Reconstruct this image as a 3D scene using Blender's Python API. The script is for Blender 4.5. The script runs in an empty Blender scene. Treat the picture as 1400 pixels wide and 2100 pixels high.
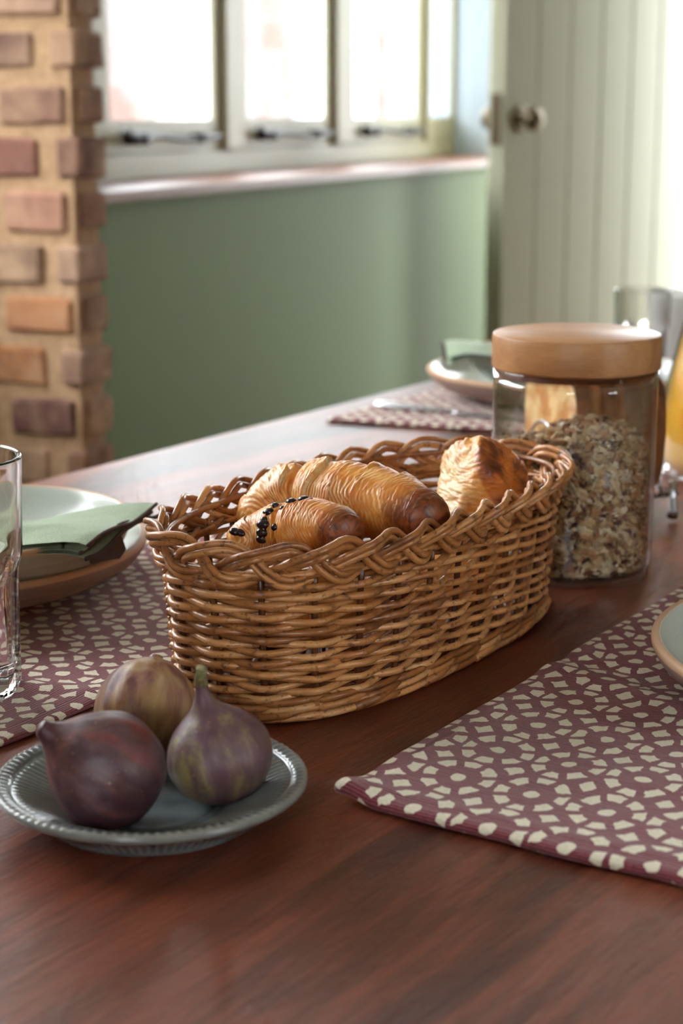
import bpy, math, random
from math import sin, cos, pi, sqrt, atan2, exp, tan, floor
from mathutils import Vector, Matrix, noise
random.seed(7)
R = math.radians
# ------------------------------------------------------------------ camera, sky, exposure
F, TH, PHI, CAMZ, TOP = 3600.0, R(12.9), R(22.0), 1.063, 0.76
SC = bpy.context.scene
cd = bpy.data.cameras.new('camera'); cam = bpy.data.objects.new('camera', cd)
SC.collection.objects.link(cam); SC.camera = cam
cam.location = (0, 0, CAMZ); cam.rotation_euler = (pi/2-TH, 0, PHI)
cd.sensor_fit = 'HORIZONTAL'; cd.sensor_width = 24; cd.lens = F*24/1400; cd.clip_start = .05
cd.dof.use_dof = True; cd.dof.focus_distance = .91; cd.dof.aperture_fstop = 9.0
W = bpy.data.worlds.new('sky'); SC.world = W; W.use_nodes = True
bg = W.node_tree.nodes['Background']; bg.inputs[0].default_value = (.93, .97, 1.0, 1); bg.inputs[1].default_value = 15.5
SC.view_settings.view_transform = 'Standard'; SC.view_settings.look = 'None'
SC.view_settings.exposure = 0.12; SC.view_settings.gamma = 1; SC.view_settings.use_curve_mapping = False
SC.cycles.max_bounces = 14; SC.cycles.transparent_max_bounces = 16; SC.cycles.transmission_bounces = 12
SC.cycles.diffuse_bounces = 5; SC.cycles.sample_clamp_indirect = 6.0

# world axes: Y runs along the window wall and the table, X across the room, origin under the camera
cP, sP = cos(PHI), sin(PHI)
def c2w(X, Y): return (X*cP - Y*sP, X*sP + Y*cP)          # camera-right / camera-forward metres -> room x, y
def PZ(px, py, Z):                                          # sight line through a point of the photo at depth Z
    a, b = (px-700)/F, (py-1050)/F
    X, Y = a*Z, Z*(cos(TH)-b*sin(TH)); z = CAMZ - Z*(sin(TH)+b*cos(TH))
    x, y = c2w(X, Y); return Vector((x, y, z))
def P(px, py, z=TOP):                                       # same, meeting the height z
    b = (py-1050)/F; return PZ(px, py, (CAMZ-z)/(sin(TH)+b*cos(TH)))
def vdir(X, Y): return Vector((*c2w(X, Y), 0)).normalized()

# ------------------------------------------------------------------ materials
def lin(r, g, b):
    f = lambda c: c/12.92 if c <= .04045 else ((c+.055)/1.055)**2.4
    return (f(r/255), f(g/255), f(b/255), 1)
class NT:
    def __init__(s, name):
        s.m = bpy.data.materials.new(name); s.m.use_nodes = True; s.t = s.m.node_tree
        s.b = s.t.nodes['Principled BSDF']; s.out = s.t.nodes['Material Output']
    def n(s, typ, ins=None, **kw):
        nd = s.t.nodes.new(typ)
        for k, v in kw.items(): setattr(nd, k, v)
        for k, v in (ins or {}).items(): s.set(nd, k, v)
        return nd
    def set(s, nd, k, v):
        i = nd.inputs[k]
        if isinstance(v, tuple) and len(v) == 2 and hasattr(v[0], 'outputs'): s.t.links.new(v[0].outputs[v[1]], i)
        elif hasattr(v, 'outputs'): s.t.links.new(v.outputs[0], i)
        else: i.default_value = v
    def M(s, op, a, b=None, c=None, clamp=False):
        nd = s.n('ShaderNodeMath', operation=op, use_clamp=clamp); s.set(nd, 0, a)
        if b is not None: s.set(nd, 1, b)
        if c is not None: s.set(nd, 2, c)
        return nd
    def ramp(s, fac, stops, interp='LINEAR'):
        nd = s.n('ShaderNodeValToRGB', {0: fac}); cr = nd.color_ramp; cr.interpolation = interp
        while len(cr.elements) < len(stops): cr.elements.new(.5)
        for e, (p, c) in zip(cr.elements, stops): e.position = p; e.color = c
        return nd
    def noise(s, vec, scale, detail=3, rough=.5, dist=0):
        return s.n('ShaderNodeTexNoise', {'Vector': vec, 'Scale': scale, 'Detail': detail, 'Roughness': rough, 'Distortion': dist})
    def co(s, scale=None, kind='Object', loc=None):
        t = s.n('ShaderNodeTexCoord')
        if scale is None: return (t, kind)
        return s.n('ShaderNodeMapping', {'Vector': (t, kind), 'Scale': scale, 'Location': loc or (0, 0, 0)})
    def mix(s, f, a, b, blend='MIX'):
        nd = s.n('ShaderNodeMixRGB', {0: f, 1: a, 2: b}, blend_type=blend); return nd
    def bump(s, h, strength=.5, dist=.001, normal=None):
        nd = s.n('ShaderNodeBump', {'Height': h, 'Strength': strength, 'Distance': dist})
        if normal: s.set(nd, 'Normal', normal)
        return nd
    def fin(s, col=None, rough=None, normal=None, **kw):
        if col is not None: s.set(s.b, 'Base Color', col)
        if rough is not None: s.set(s.b, 'Roughness', rough)
        if normal is not None: s.set(s.b, 'Normal', normal)
        for k, v in kw.items(): s.set(s.b, k.replace('_', ' '), v)
        return s.m

def m_paint(name, c, rough=.5, var=.06, scale=8):
    t = NT(name); nz = t.noise(t.co(), scale, 4)
    c2 = tuple(x*(1-var*2) for x in c[:3])+(1,)
    return t.fin(t.mix(nz, c2, c), rough, t.bump(t.noise(t.co(), 260, 3), .12, .0006))
def m_wood(name, stops, rough=.35, scale=(9, .9, 9), fine=1.0, bumps=.35, coat=0.0):
    t = NT(name); oi = t.n('ShaderNodeObjectInfo')
    off = t.n('ShaderNodeVectorMath', {0: (t.n('ShaderNodeTexCoord'), 'Object'), 1: t.n('ShaderNodeCombineXYZ', {0: t.M('MULTIPLY', (oi, 'Random'), 7.), 1: t.M('MULTIPLY', (oi, 'Random'), 23.), 2: 0.}).outputs[0].node}, operation='ADD')
    mp = t.n('ShaderNodeMapping', {'Vector': off, 'Scale': scale})
    big = t.noise(mp, 1.0*fine, 5, .55, 1.3)
    mp2 = t.n('ShaderNodeMapping', {'Vector': off, 'Scale': (scale[0]*9, scale[1]*5, scale[2]*9)})
    fi = t.noise(mp2, 1.5*fine, 5, .65)
    f = t.M('ADD', t.M('MULTIPLY', big, .72), t.M('MULTIPLY', fi, .28))
    f = t.M('ADD', f, t.M('MULTIPLY', t.M('SUBTRACT', (oi, 'Random'), .5), .12))
    col = t.ramp(f, stops)
    mp3 = t.n('ShaderNodeMapping', {'Vector': off, 'Scale': (900, 110, 900)})
    pore = t.noise(mp3, .55, 3, .7)
    h = t.M('ADD', t.M('MULTIPLY', fi, .5), pore)
    return t.fin(col, rough, t.bump(h, bumps, .0009), Coat_Weight=coat, Coat_Roughness=.3)
def m_glaze(name, inner, rim, rimr, outer, footr):
    """glazed stoneware: bare clay along the lip and the foot, another glaze underneath"""
    t = NT(name); xyz = t.n('ShaderNodeSeparateXYZ', {0: t.co()})
    r = t.M('SQRT', t.M('ADD', t.M('MULTIPLY', (xyz, 0), (xyz, 0)), t.M('MULTIPLY', (xyz, 1), (xyz, 1))))
    nz = t.noise(t.co(), 60, 4); sp = t.n('ShaderNodeSeparateXYZ', {0: t.co(kind='Normal')})
    rr = t.M('ADD', r, t.M('MULTIPLY', t.M('SUBTRACT', nz, .5), .0012))
    lip = t.M('MULTIPLY', t.M('SUBTRACT', rr, rimr), 900, clamp=True)
    under = t.M('MULTIPLY', t.M('SUBTRACT', -.15, (sp, 2)), 12, clamp=True)
    foot = t.M('MULTIPLY', under, t.M('LESS_THAN', rr, footr))
    spk = t.ramp(t.noise(t.co(), 900, 2), [(.66, (0, 0, 0, 1)), (.74, (1, 1, 1, 1))])
    col = t.mix(lip, inner, rim); col = t.mix(under, col, outer); col = t.mix(foot, col, rim)
    col = t.mix(t.M('MULTIPLY', spk, .35), col, (.1, .06, .04, 1))
    return t.fin(col, t.M('ADD', .2, t.M('MULTIPLY', t.M('MAXIMUM', lip, foot), .4)), t.bump(nz, .1, .0006))
def m_glass(name, col=(1, 1, 1, 1), rough=0.0, ior=1.47):
    t = NT(name); return t.fin(col, rough, None, Transmission_Weight=1.0, IOR=ior)
def m_pane(name, lo=.04, hi=.9, pw=5.0, tint=(1, 1, 1, 1)):
    t = NT(name); t.t.nodes.remove(t.b)
    lw = t.n('ShaderNodeLayerWeight', {'Blend': .5}); fr = t.M('ADD', lo, t.M('MULTIPLY', t.M('POWER', (lw, 'Facing'), pw), hi), clamp=True)
    mx = t.n('ShaderNodeMixShader', {0: fr, 1: t.n('ShaderNodeBsdfTransparent', {0: tint}), 2: t.n('ShaderNodeBsdfGlossy', {'Roughness': .015})})
    t.t.links.new(mx.outputs[0], t.out.inputs[0]); return t.m
def m_attr(name, rough=.5, bump_scale=400, bump_str=.3, **kw):
    t = NT(name); a = t.n('ShaderNodeAttribute', attribute_name='Col')
    return t.fin((a, 'Color'), rough, t.bump(t.noise(t.co(), bump_scale, 4), bump_str, .0006), **kw)
def m_metal(name, c, rough=.3):
    t = NT(name); return t.fin(c, t.M('ADD', rough, t.M('MULTIPLY', t.noise(t.co(), 120, 3), .15)), None, Metallic=1.0)

MT = {}
MT['table'] = m_wood('reddish_wood', [(.32, lin(44, 18, 12)), (.43, lin(84, 38, 25)), (.52, lin(120, 60, 40)), (.60, lin(92, 46, 31)), (.72, lin(140, 78, 53))], .33, (9, 1.3, 9), 1.15, .7)
MT['sill'] = m_wood('sill_wood', [(.3, lin(98, 56, 34)), (.7, lin(134, 82, 52))], .42, (8, 1.2, 8))
MT['floorwood'] = m_wood('floor_wood', [(.3, lin(110, 82, 58)), (.7, lin(160, 126, 92))], .4)
MT['bamboo'] = m_wood('bamboo_wood', [(.25, lin(150, 98, 58)), (.5, lin(182, 130, 84)), (.75, lin(204, 156, 108))], .42, (3, 26, 30), 1.4, .15)
MT['green'] = m_paint('green_paint', lin(104, 124, 84), .6, .02)
MT['green'].node_tree.nodes['Principled BSDF'].inputs['Specular IOR Level'].default_value = .15
MT['cream'] = m_paint('cream_paint', lin(176, 172, 142), .42, .03)
MT['door'] = m_paint('door_paint', lin(168, 168, 144), .4, .03)
MT['skylit_white'] = m_paint('sky_lit_white_wood', lin(176, 190, 200), .4, .02)  # blue-white: sky light on the outer frames is put into the paint
MT['white'] = m_paint('white_plaster', lin(226, 224, 214), .8, .02)
MT['pane'] = m_pane('window_glass')
MT['iron'] = m_paint('black_iron', lin(30, 30, 36), .4, .1, 60)
MT['brass'] = m_metal('aged_brass', lin(112, 100, 82), .3)
MT['steel'] = m_metal('steel', lin(200, 200, 205), .18)
MT['patio'] = m_paint('pale_paving', lin(190, 184, 172), .8, .1, 3)
def _brick():
    t = NT('brick'); oi = t.n('ShaderNodeObjectInfo'); nz = t.noise(t.co(), 38, 6, .65); n2 = t.noise(t.co(), 14, 3)
    c = t.mix(t.ramp(n2, [(.4, (0, 0, 0, 1)), (.66, (.55, .55, .55, 1))]), (oi, 'Color'), lin(196, 160, 128))
    c = t.mix(t.M('MULTIPLY', t.ramp(nz, [(.35, (1, 1, 1, 1)), (.52, (0, 0, 0, 1))]), .35), c, lin(92, 62, 54))
    return t.fin(c, .85, t.bump(nz, .6, .004))
MT['brick'] = _brick()
def _mortar():
    t = NT('lime_mortar'); nz = t.noise(t.co(), 60, 6, .7)
    return t.fin(t.ramp(nz, [(.3, lin(158, 122, 90)), (.7, lin(194, 160, 124))]), .95, t.bump(nz, .8, .004))
MT['mortar'] = _mortar()
def _outside():
    t = NT('pale_brickwork'); b = t.n('ShaderNodeTexBrick', {'Vector': t.n('ShaderNodeMapping', {'Vector': t.co(), 'Rotation': (pi/2, 0, pi/2)}), 'Color1': lin(84, 56, 50), 'Color2': lin(88, 74, 70), 'Mortar': lin(90, 85, 83), 'Scale': 1.0, 'Mortar Size': .012, 'Brick Width': .22, 'Row Height': .075})
    nz = t.noise(t.co(), 3, 4)
    return t.fin(t.mix(t.ramp(nz, [(.4, (0, 0, 0, 1)), (.6, (.8, .8, .8, 1))]), b, lin(88, 92, 95)), .9)
MT['outside'] = _outside()
def _wicker():
    t = NT('stained_willow'); oi = t.n('ShaderNodeObjectInfo')
    nz = t.noise(t.co((60, 60, 60)), 1.0, 5, .6); n2 = t.noise(t.co((260, 260, 420)), 1.0, 4, .6)
    f = t.M('ADD', t.M('MULTIPLY', nz, .55), t.M('MULTIPLY', (oi, 'Random'), .45))
    c = t.ramp(f, [(.2, lin(112, 62, 30)), (.42, lin(166, 106, 56)), (.62, lin(198, 138, 82)), (.85, lin(220, 168, 114))])
    c = t.mix(1.0, c, (oi, 'Color'), 'MULTIPLY')
    spot = t.ramp(n2, [(.56, (0, 0, 0, 1)), (.66, (1, 1, 1, 1))])
    patch = t.ramp(nz, [(.30, (1, 1, 1, 1)), (.40, (0, 0, 0, 1))])
    c = t.mix(t.M('MULTIPLY', spot, .75), c, lin(66, 34, 22)); c = t.mix(t.M('MULTIPLY', patch, .6), c, lin(84, 46, 26))
    return t.fin(c, .36, t.bump(n2, .25, .0008), Coat_Weight=.15, Coat_Roughness=.25)
MT['wicker'] = _wicker()
def _fig(name, stops, seed, dark):
    t = NT(name); mp = t.co((110, 110, 14), loc=(seed, seed*2, 0)); st = t.noise(mp, 1.0, 5, .6, .4)
    bl = t.noise(t.co((30, 30, 30), loc=(seed*3, 0, 0)), 1.0, 3)
    f = t.M('ADD', t.M('MULTIPLY', st, .62), t.M('MULTIPLY', bl, .38))
    c = t.ramp(f, stops)
    spk = t.ramp(t.noise(t.co(), 620, 1), [(.73, (0, 0, 0, 1)), (.77, (1, 1, 1, 1))])
    c = t.mix(t.M('MULTIPLY', spk, .5), c, lin(205, 180, 140))
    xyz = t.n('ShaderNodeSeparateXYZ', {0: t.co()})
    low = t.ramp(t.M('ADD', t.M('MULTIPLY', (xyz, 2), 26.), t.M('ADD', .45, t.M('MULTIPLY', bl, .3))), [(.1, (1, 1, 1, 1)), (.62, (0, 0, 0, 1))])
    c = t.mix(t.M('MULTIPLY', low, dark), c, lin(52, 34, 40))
    c = t.mix(t.ramp(t.noise(t.co(), 45, 4), [(.45, (0, 0, 0, 1)), (.75, (.30, .30, .30, 1))]), c, lin(150, 132, 146))
    return t.fin(c, .45, t.bump(t.M('ADD', t.noise(t.co(), 500, 3), t.M('MULTIPLY', st, 1.5)), .25, .0007), Subsurface_Weight=.04, Subsurface_Radius=(.004, .002, .001))
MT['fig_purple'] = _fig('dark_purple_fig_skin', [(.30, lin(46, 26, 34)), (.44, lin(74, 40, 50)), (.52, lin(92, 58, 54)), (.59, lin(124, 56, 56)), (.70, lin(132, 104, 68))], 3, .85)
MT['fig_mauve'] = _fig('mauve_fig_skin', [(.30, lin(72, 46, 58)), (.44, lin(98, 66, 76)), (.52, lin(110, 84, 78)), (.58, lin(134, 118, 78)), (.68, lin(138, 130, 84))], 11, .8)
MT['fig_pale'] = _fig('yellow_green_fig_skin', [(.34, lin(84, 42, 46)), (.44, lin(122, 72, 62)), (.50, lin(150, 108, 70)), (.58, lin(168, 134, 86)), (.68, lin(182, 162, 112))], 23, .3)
def _mat(name, rot=0.0):
    t = NT(name); uv0 = t.co(kind='UV')
    wob = t.noise(uv0, 190, 2); wob2 = t.noise(uv0, 45, 2)
    v = t.n('ShaderNodeVectorMath', {0: uv0, 1: t.n('ShaderNodeVectorMath', {0: t.n('ShaderNodeVectorMath', {0: (wob, 'Color'), 1: (.5, .5, .5)}, operation='SUBTRACT'), 'Scale': .0032}, operation='SCALE')}, operation='ADD')
    v = t.n('ShaderNodeVectorMath', {0: v, 1: t.n('ShaderNodeVectorMath', {0: t.n('ShaderNodeVectorMath', {0: (wob2, 'Color'), 1: (.5, .5, .5)}, operation='SUBTRACT'), 'Scale': .004}, operation='SCALE')}, operation='ADD')
    xyz = t.n('ShaderNodeSeparateXYZ', {0: v}); S = .037
    x = t.M('DIVIDE', (xyz, 0), S); y = t.M('DIVIDE', (xyz, 1), .0415)
    ra = t.M('ROUND', x); rb = t.M('ROUND', y)
    dx = t.M('SUBTRACT', x, ra); dy = t.M('SUBTRACT', y, rb)
    d = t.M('SQRT', t.M('ADD', t.M('MULTIPLY', dx, dx), t.M('MULTIPLY', dy, dy)))
    hs = t.M('FRACT', t.M('MULTIPLY', t.M('SINE', t.M('ADD', t.M('MULTIPLY', ra, 12.99), t.M('MULTIPLY', rb, 78.2))), 437.5))
    ang = t.M('ARCTAN2', dy, dx)
    dot = t.M('LESS_THAN', d, .10)
    a8 = t.M('ADD', t.M('MULTIPLY', ang, 8/(2*pi)), t.M('ADD', .32, t.M('MULTIPLY', hs, .3)))
    sp = t.M('FRACT', a8); alt = t.M('LESS_THAN', t.M('FRACT', t.M('MULTIPLY', a8, .5)), .5)      # every other cell is a smaller wedge
    band = t.M('MULTIPLY', t.M('GREATER_THAN', d, t.M('ADD', .30, t.M('MULTIPLY', alt, .02))), t.M('LESS_THAN', d, .468))
    half = t.M('SUBTRACT', .5, t.M('DIVIDE', t.M('ADD', .062, t.M('MULTIPLY', alt, .012)), d))
    seg = t.M('LESS_THAN', t.M('ABSOLUTE', t.M('SUBTRACT', sp, .5)), half)
    quad = t.M('MULTIPLY', band, seg)
    far = t.M('GREATER_THAN', t.M('ADD', t.M('ABSOLUTE', dx), t.M('ABSOLUTE', dy)), .865)
    cream = t.M('MAXIMUM', t.M('MAXIMUM', dot, quad), far)
    th = t.noise(t.n('ShaderNodeMapping', {'Vector': uv0, 'Scale': (420, 2100, 1)}), 1.0, 2)
    thc = t.n('ShaderNodeTexWave', {'Vector': t.n('ShaderNodeMapping', {'Vector': uv0, 'Scale': (0, 1, 0)}), 'Scale': 190., 'Distortion': 3., 'Detail': 2., 'Detail Scale': 1.6}, bands_direction='Y')
    red = t.ramp(t.M('ADD', t.M('MULTIPLY', th, .7), t.M('MULTIPLY', thc, .3)), [(.3, lin(88, 32, 40)), (.5, lin(124, 50, 60)), (.75, lin(152, 74, 84))])
    crm = t.ramp(th, [(.3, lin(206, 196, 168)), (.7, lin(238, 232, 212))])
    c = t.mix(cream, red, crm)
    h = t.M('ADD', t.M('MULTIPLY', t.M('SUBTRACT', 1., cream), t.M('ADD', .6, t.M('MULTIPLY', thc, .8))), t.M('MULTIPLY', th, .5))
    return t.fin(c, .95, t.bump(h, .55, .0009), Sheen_Weight=.25)
MT['mat'] = _mat('woven_maroon_and_cream_cloth')
def _napkin():
    t = NT('sage_green_linen'); th = t.noise(t.co((900, 900, 900)), 1.0, 3)
    return t.fin(t.ramp(th, [(.3, lin(128, 148, 120)), (.7, lin(160, 176, 146))]), .95, t.bump(th, .4, .0006), Sheen_Weight=.2)
MT['napkin'] = _napkin()
MT['hem'] = m_paint('brown_hem_and_fold_shade', lin(74, 56, 50), .9, .1, 200)
MT['plate'] = m_glaze('stoneware_glaze', lin(196, 204, 196), lin(190, 150, 116), .1375, lin(138, 112, 102), .112)
MT['bowlm'] = m_glaze('bowl_glaze', lin(206, 212, 204), lin(196, 158, 124), .0968, lin(168, 166, 152), .055)
def _saucer():
    t = NT('blue_grey_glaze'); nz = t.noise(t.co(), 70, 4); n2 = t.noise(t.co(), 420, 2)
    a = t.n('ShaderNodeAttribute', attribute_name='Col')
    c = t.ramp(nz, [(.3, lin(86, 94, 98)), (.7, lin(114, 122, 124))])
    c = t.mix((a, 'Fac'), c, lin(160, 154, 142))
    c = t.mix(t.M('MULTIPLY', t.ramp(n2, [(.6, (0, 0, 0, 1)), (.7, (1, 1, 1, 1))]), .3), c, lin(80, 74, 70))
    return t.fin(c, .16, t.bump(n2, .08, .0006))
MT['saucer'] = _saucer()
MT['glass'] = m_glass('clear_glass')
MT['jarglass'] = m_pane('jar_glass', .05, .9, 2.2, (.985, .99, .985, 1))
MT['crust'] = m_attr('flaky_pastry', .42, 700, .4, Coat_Weight=.12, Coat_Roughness=.3, Subsurface_Weight=.05, Subsurface_Radius=(.004, .002, .001))
MT['choc'] = m_paint('dark_chocolate', lin(38, 24, 24), .25, .1, 80)
MT['toast'] = m_attr('toasted_bread', .8, 500, .8)
MT['oats'] = m_attr('granola', .75, 900, .3)
MT['china'] = m_paint('white_china', lin(235, 235, 232), .2, .01)
def _juice():
    t = NT('orange_juice'); nz = t.noise(t.co(), 20, 3)
    return t.fin(t.ramp(nz, [(.3, (1.0, .50, .05, 1)), (.7, (1.0, .56, .09, 1))]), .25, None, Subsurface_Weight=1.0, Subsurface_Radius=(.06, .04, .01), Subsurface_Scale=.8)
MT['juice'] = _juice()

# ------------------------------------------------------------------ mesh helpers
def link(name, me, mat, parent=None, smooth=True, loc=None):
    o = bpy.data.objects.new(name, me); SC.collection.objects.link(o)
    if mat and not me.materials: me.materials.append(MT[mat] if isinstance(mat, str) else mat)
    if parent: o.parent = parent
    if loc is not None: o.location = loc
    if smooth: me.polygons.foreach_set('use_smooth', [True]*len(me.polygons))
    return o
def mk(name, vf, mat, parent=None, smooth=True, loc=None, cols=None, uvs=None):
    me = bpy.data.meshes.new(name); me.from_pydata([tuple(v) for v in vf[0]], [], vf[1]); me.update()
    if cols is not None:
        ca = me.color_attributes.new('Col', 'FLOAT_COLOR', 'POINT')
        flat = []
        for c in cols: flat.extend((c[0], c[1], c[2], 1.0))
        ca.data.foreach_set('color', flat)
    if uvs is not None:
        ul = me.uv_layers.new(name='UVMap'); li = [0]*len(me.loops); me.loops.foreach_get('vertex_index', li)
        flat = []
        for i in li: flat.extend(uvs[i])
        ul.data.foreach_set('uv', flat)
    return link(name, me, mat, parent, smooth, loc)
def tag(o, label=None, cat=None, group=None, kind=None):
    if label: o['label'] = label
    if cat: o['category'] = cat
    if group: o['group'] = group
    if kind: o['kind'] = kind
    return o
def empty(name, loc=(0, 0, 0), rz=0.0):
    o = bpy.data.objects.new(name, None); SC.collection.objects.link(o); o.location = loc; o.rotation_euler = (0, 0, rz)
    o.empty_display_size = .05; return o
def join(*vfs):
    V, Fc = [], []
    for v, f in vfs:
        n = len(V); V.extend(v); Fc.extend([tuple(i+n for i in q) for q in f])
    return V, Fc
def box(x0, x1, y0, y1, z0, z1, bev=0.0, jit=0.0):
    if bev <= 0:
        v = [Vector(p) for p in ((x0,y0,z0),(x1,y0,z0),(x1,y1,z0),(x0,y1,z0),(x0,y0,z1),(x1,y0,z1),(x1,y1,z1),(x0,y1,z1))]
        return v, [(3,2,1,0),(4,5,6,7),(0,1,5,4),(1,2,6,5),(2,3,7,6),(3,0,4,7)]
    import bmesh
    bm = bmesh.new(); bmesh.ops.create_cube(bm, size=1)
    for v in bm.verts:
        v.co = Vector((x0+(x1-x0)*(v.co.x+.5), y0+(y1-y0)*(v.co.y+.5), z0+(z1-z0)*(v.co.z+.5))) + Vector([random.uniform(-jit, jit) for _ in range(3)])
    bmesh.ops.bevel(bm, geom=bm.edges[:], offset=bev, segments=1 if jit else 2, profile=.5, affect='EDGES')
    bm.verts.ensure_lookup_table(); V = [v.co.copy() for v in bm.verts]; Fc = [tuple(v.index for v in f.verts) for f in bm.faces]
    bm.free(); return V, Fc
def tube(path, rad, n=8, closed=False, flat=1.0):
    path = [Vector(p) for p in path]; N = len(path)
    if not hasattr(rad, '__len__'): rad = [rad]*N
    V, Fc = [], []; T = []
    for i in range(N):
        a = path[(i-1) % N] if closed or i > 0 else path[0]; b = path[(i+1) % N] if closed or i < N-1 else path[-1]
        T.append((b-a).normalized())
    up = Vector((0, 0, 1)) if abs(T[0].z) < .9 else Vector((1, 0, 0))
    nrm = (up - T[0]*up.dot(T[0])).normalized()
    for i in range(N):
        nrm = nrm - T[i]*nrm.dot(T[i])
        nrm.normalize(); bn = T[i].cross(nrm)
        for k in range(n):
            a = 2*pi*k/n; V.append(path[i] + (nrm*cos(a)*flat + bn*sin(a))*rad[i])
    for i in range(N if closed else N-1):
        j = (i+1) % N
        for k in range(n): Fc.append((i*n+k, i*n+(k+1) % n, j*n+(k+1) % n, j*n+k))
    if not closed:
        Fc.append(tuple(range(n-1, -1, -1))); Fc.append(tuple((N-1)*n+k for k in range(n)))
    return V, Fc
def lathe(prof, n=64, mod=None, closed_profile=False):
    """prof: (r, z) points; r=0 ends are merged"""
    V, Fc, ring = [], [], []
    for i, (r, z) in enumerate(prof):
        if r <= 1e-6: ring.append([len(V)]*n); V.append(Vector((0, 0, z)))
        else:
            ring.append(list(range(len(V), len(V)+n)))
            for k in range(n):
                a = 2*pi*k/n; rr, zz = (r, z) if mod is None else mod(i, r, z, a)
                V.append(Vector((rr*cos(a), rr*sin(a), zz)))
    m = len(prof)
    for i in range(m if closed_profile else m-1):
        a, b = ring[i], ring[(i+1) % m]
        for k in range(n):
            k2 = (k+1) % n; q = [a[k], a[k2], b[k2], b[k]]
            u = []
            for x in q:
                if x not in u: u.append(x)
            if len(u) >= 3: Fc.append(tuple(u))
    return V, Fc
def smoothprof(pts, sub=4):
    out = []; n = len(pts)
    for i in range(n-1):
        p0 = pts[max(i-1, 0)]; p1 = pts[i]; p2 = pts[i+1]; p3 = pts[min(i+2, n-1)]
        for s in range(sub):
            t = s/sub
            out.append(tuple(.5*((2*p1[k]) + (-p0[k]+p2[k])*t + (2*p0[k]-5*p1[k]+4*p2[k]-p3[k])*t*t + (-p0[k]+3*p1[k]-3*p2[k]+p3[k])*t**3) for k in range(len(p1))))
    out.append(tuple(pts[-1])); return out
def fbm(p, sc=1.0, o=4): return noise.fractal(Vector(p)*sc, 1.0, 2.0, o)
def mixc(a, b, t): t = max(0, min(1, t)); return tuple(a[i]+(b[i]-a[i])*t for i in range(3))
def sst(a, b, x): x = max(0, min(1, (x-a)/(b-a))); return x*x*(3-2*x)

# ------------------------------------------------------------------ the room
XW, XF, YF = -1.375, -1.57, 4.77          # window wall face, window frame plane, back wall face
SILL = .94
def struct(name, vf, mat, parent=None, smooth=False): 
    o = mk(name, vf, mat, parent, smooth)
    if parent is None: o['kind'] = 'structure'
    return o
fl = struct('floor', box(-1.9, 2.8, -1.7, YF+.15, -.06, -.012), 'floorwood')
for i in range(33):
    x0 = -1.9 + i*4.7/33
    for y0, y1 in ((-1.7, -1.7+1.2+(i*37 % 23)*.06), (-1.7+1.2+(i*37 % 23)*.06, YF)): mk('board', box(x0+.0012, x0+4.7/33-.0012, y0+.001, y1-.001, -.012, 0), 'floorwood', fl, False)
struct('ceiling', box(-1.9, 2.8, -1.7, YF+.15, 2.3, 2.4), 'white')
struct('wall_left', join(
    box(-1.69, XW, 2.24, YF, 0, SILL-.012), box(-1.69, XW, 2.24, YF, 2.08, 2.3), box(-1.69, XW, 4.745, YF, SILL-.012, 2.08),
    box(-1.85, -1.60, -1.7, .5, 0, 2.3), box(-1.85, -1.60, 2.1, 2.17, 0, 2.3), box(-1.85, -1.60, .5, 2.1, 0, .90), box(-1.85, -1.60, .5, 2.1, 2.1, 2.3)), 'green')
struct('wall_back', join(box(-1.69, -1.345, YF, YF+.15, 0, 2.3), box(-1.03, -.965, YF, YF+.15, 0, 2.3), box(-1.345, -1.03, YF, YF+.15, 2.05, 2.3), box(-1.345, -1.03, YF, YF+.15, 0, .12),
    box(-.965, -.55, YF, YF+.15, 2.03, 2.3), box(-.55, 2.8, YF, YF+.15, 0, 2.3)), 'cream')
# other walls of the room, behind the viewer, with openings for added fill windows
struct('wall_right', join(box(2.6, 2.8, -1.7, -.6, 0, 2.3), box(2.6, 2.8, .3, YF, 0, 2.3), box(2.6, 2.8, -.6, .3, 0, 1.1), box(2.6, 2.8, -.6, .3, 2.0, 2.3)), 'cream')
struct('wall_front', join(box(-1.85, -.22, -1.7, -1.55, 0, 2.3), box(.42, 2.6, -1.7, -1.55, 0, 2.3), box(-.22, .42, -1.7, -1.55, 0, 1.05), box(-.22, .42, -1.7, -1.55, 1.95, 2.3)), 'cream')
struct('ground', box(-9, 9, -9, 20, -.3, -.2), 'patio')
struct('wall_outside', box(-5.2, -4.9, -6, 24, -.2, 2.3), 'outside')

# brick nib beside the window: lime mortar core with each brick its own piece
nib = tag(empty('wall_brick', (-1.29, 2.203, 0)), kind='structure')
core = mk('mortar', box(-.40, .008, -.03, .036, 0, 2.3), 'mortar', nib, False)
BC = [lin(176, 128, 106), lin(160, 112, 92), lin(126, 84, 72), lin(186, 132, 104), lin(150, 110, 88), lin(110, 76, 66), lin(196, 146, 116)]
spec = {(0, 0): lin(160, 122, 98)}
zc = .014; course = 0
nb = 31
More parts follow.
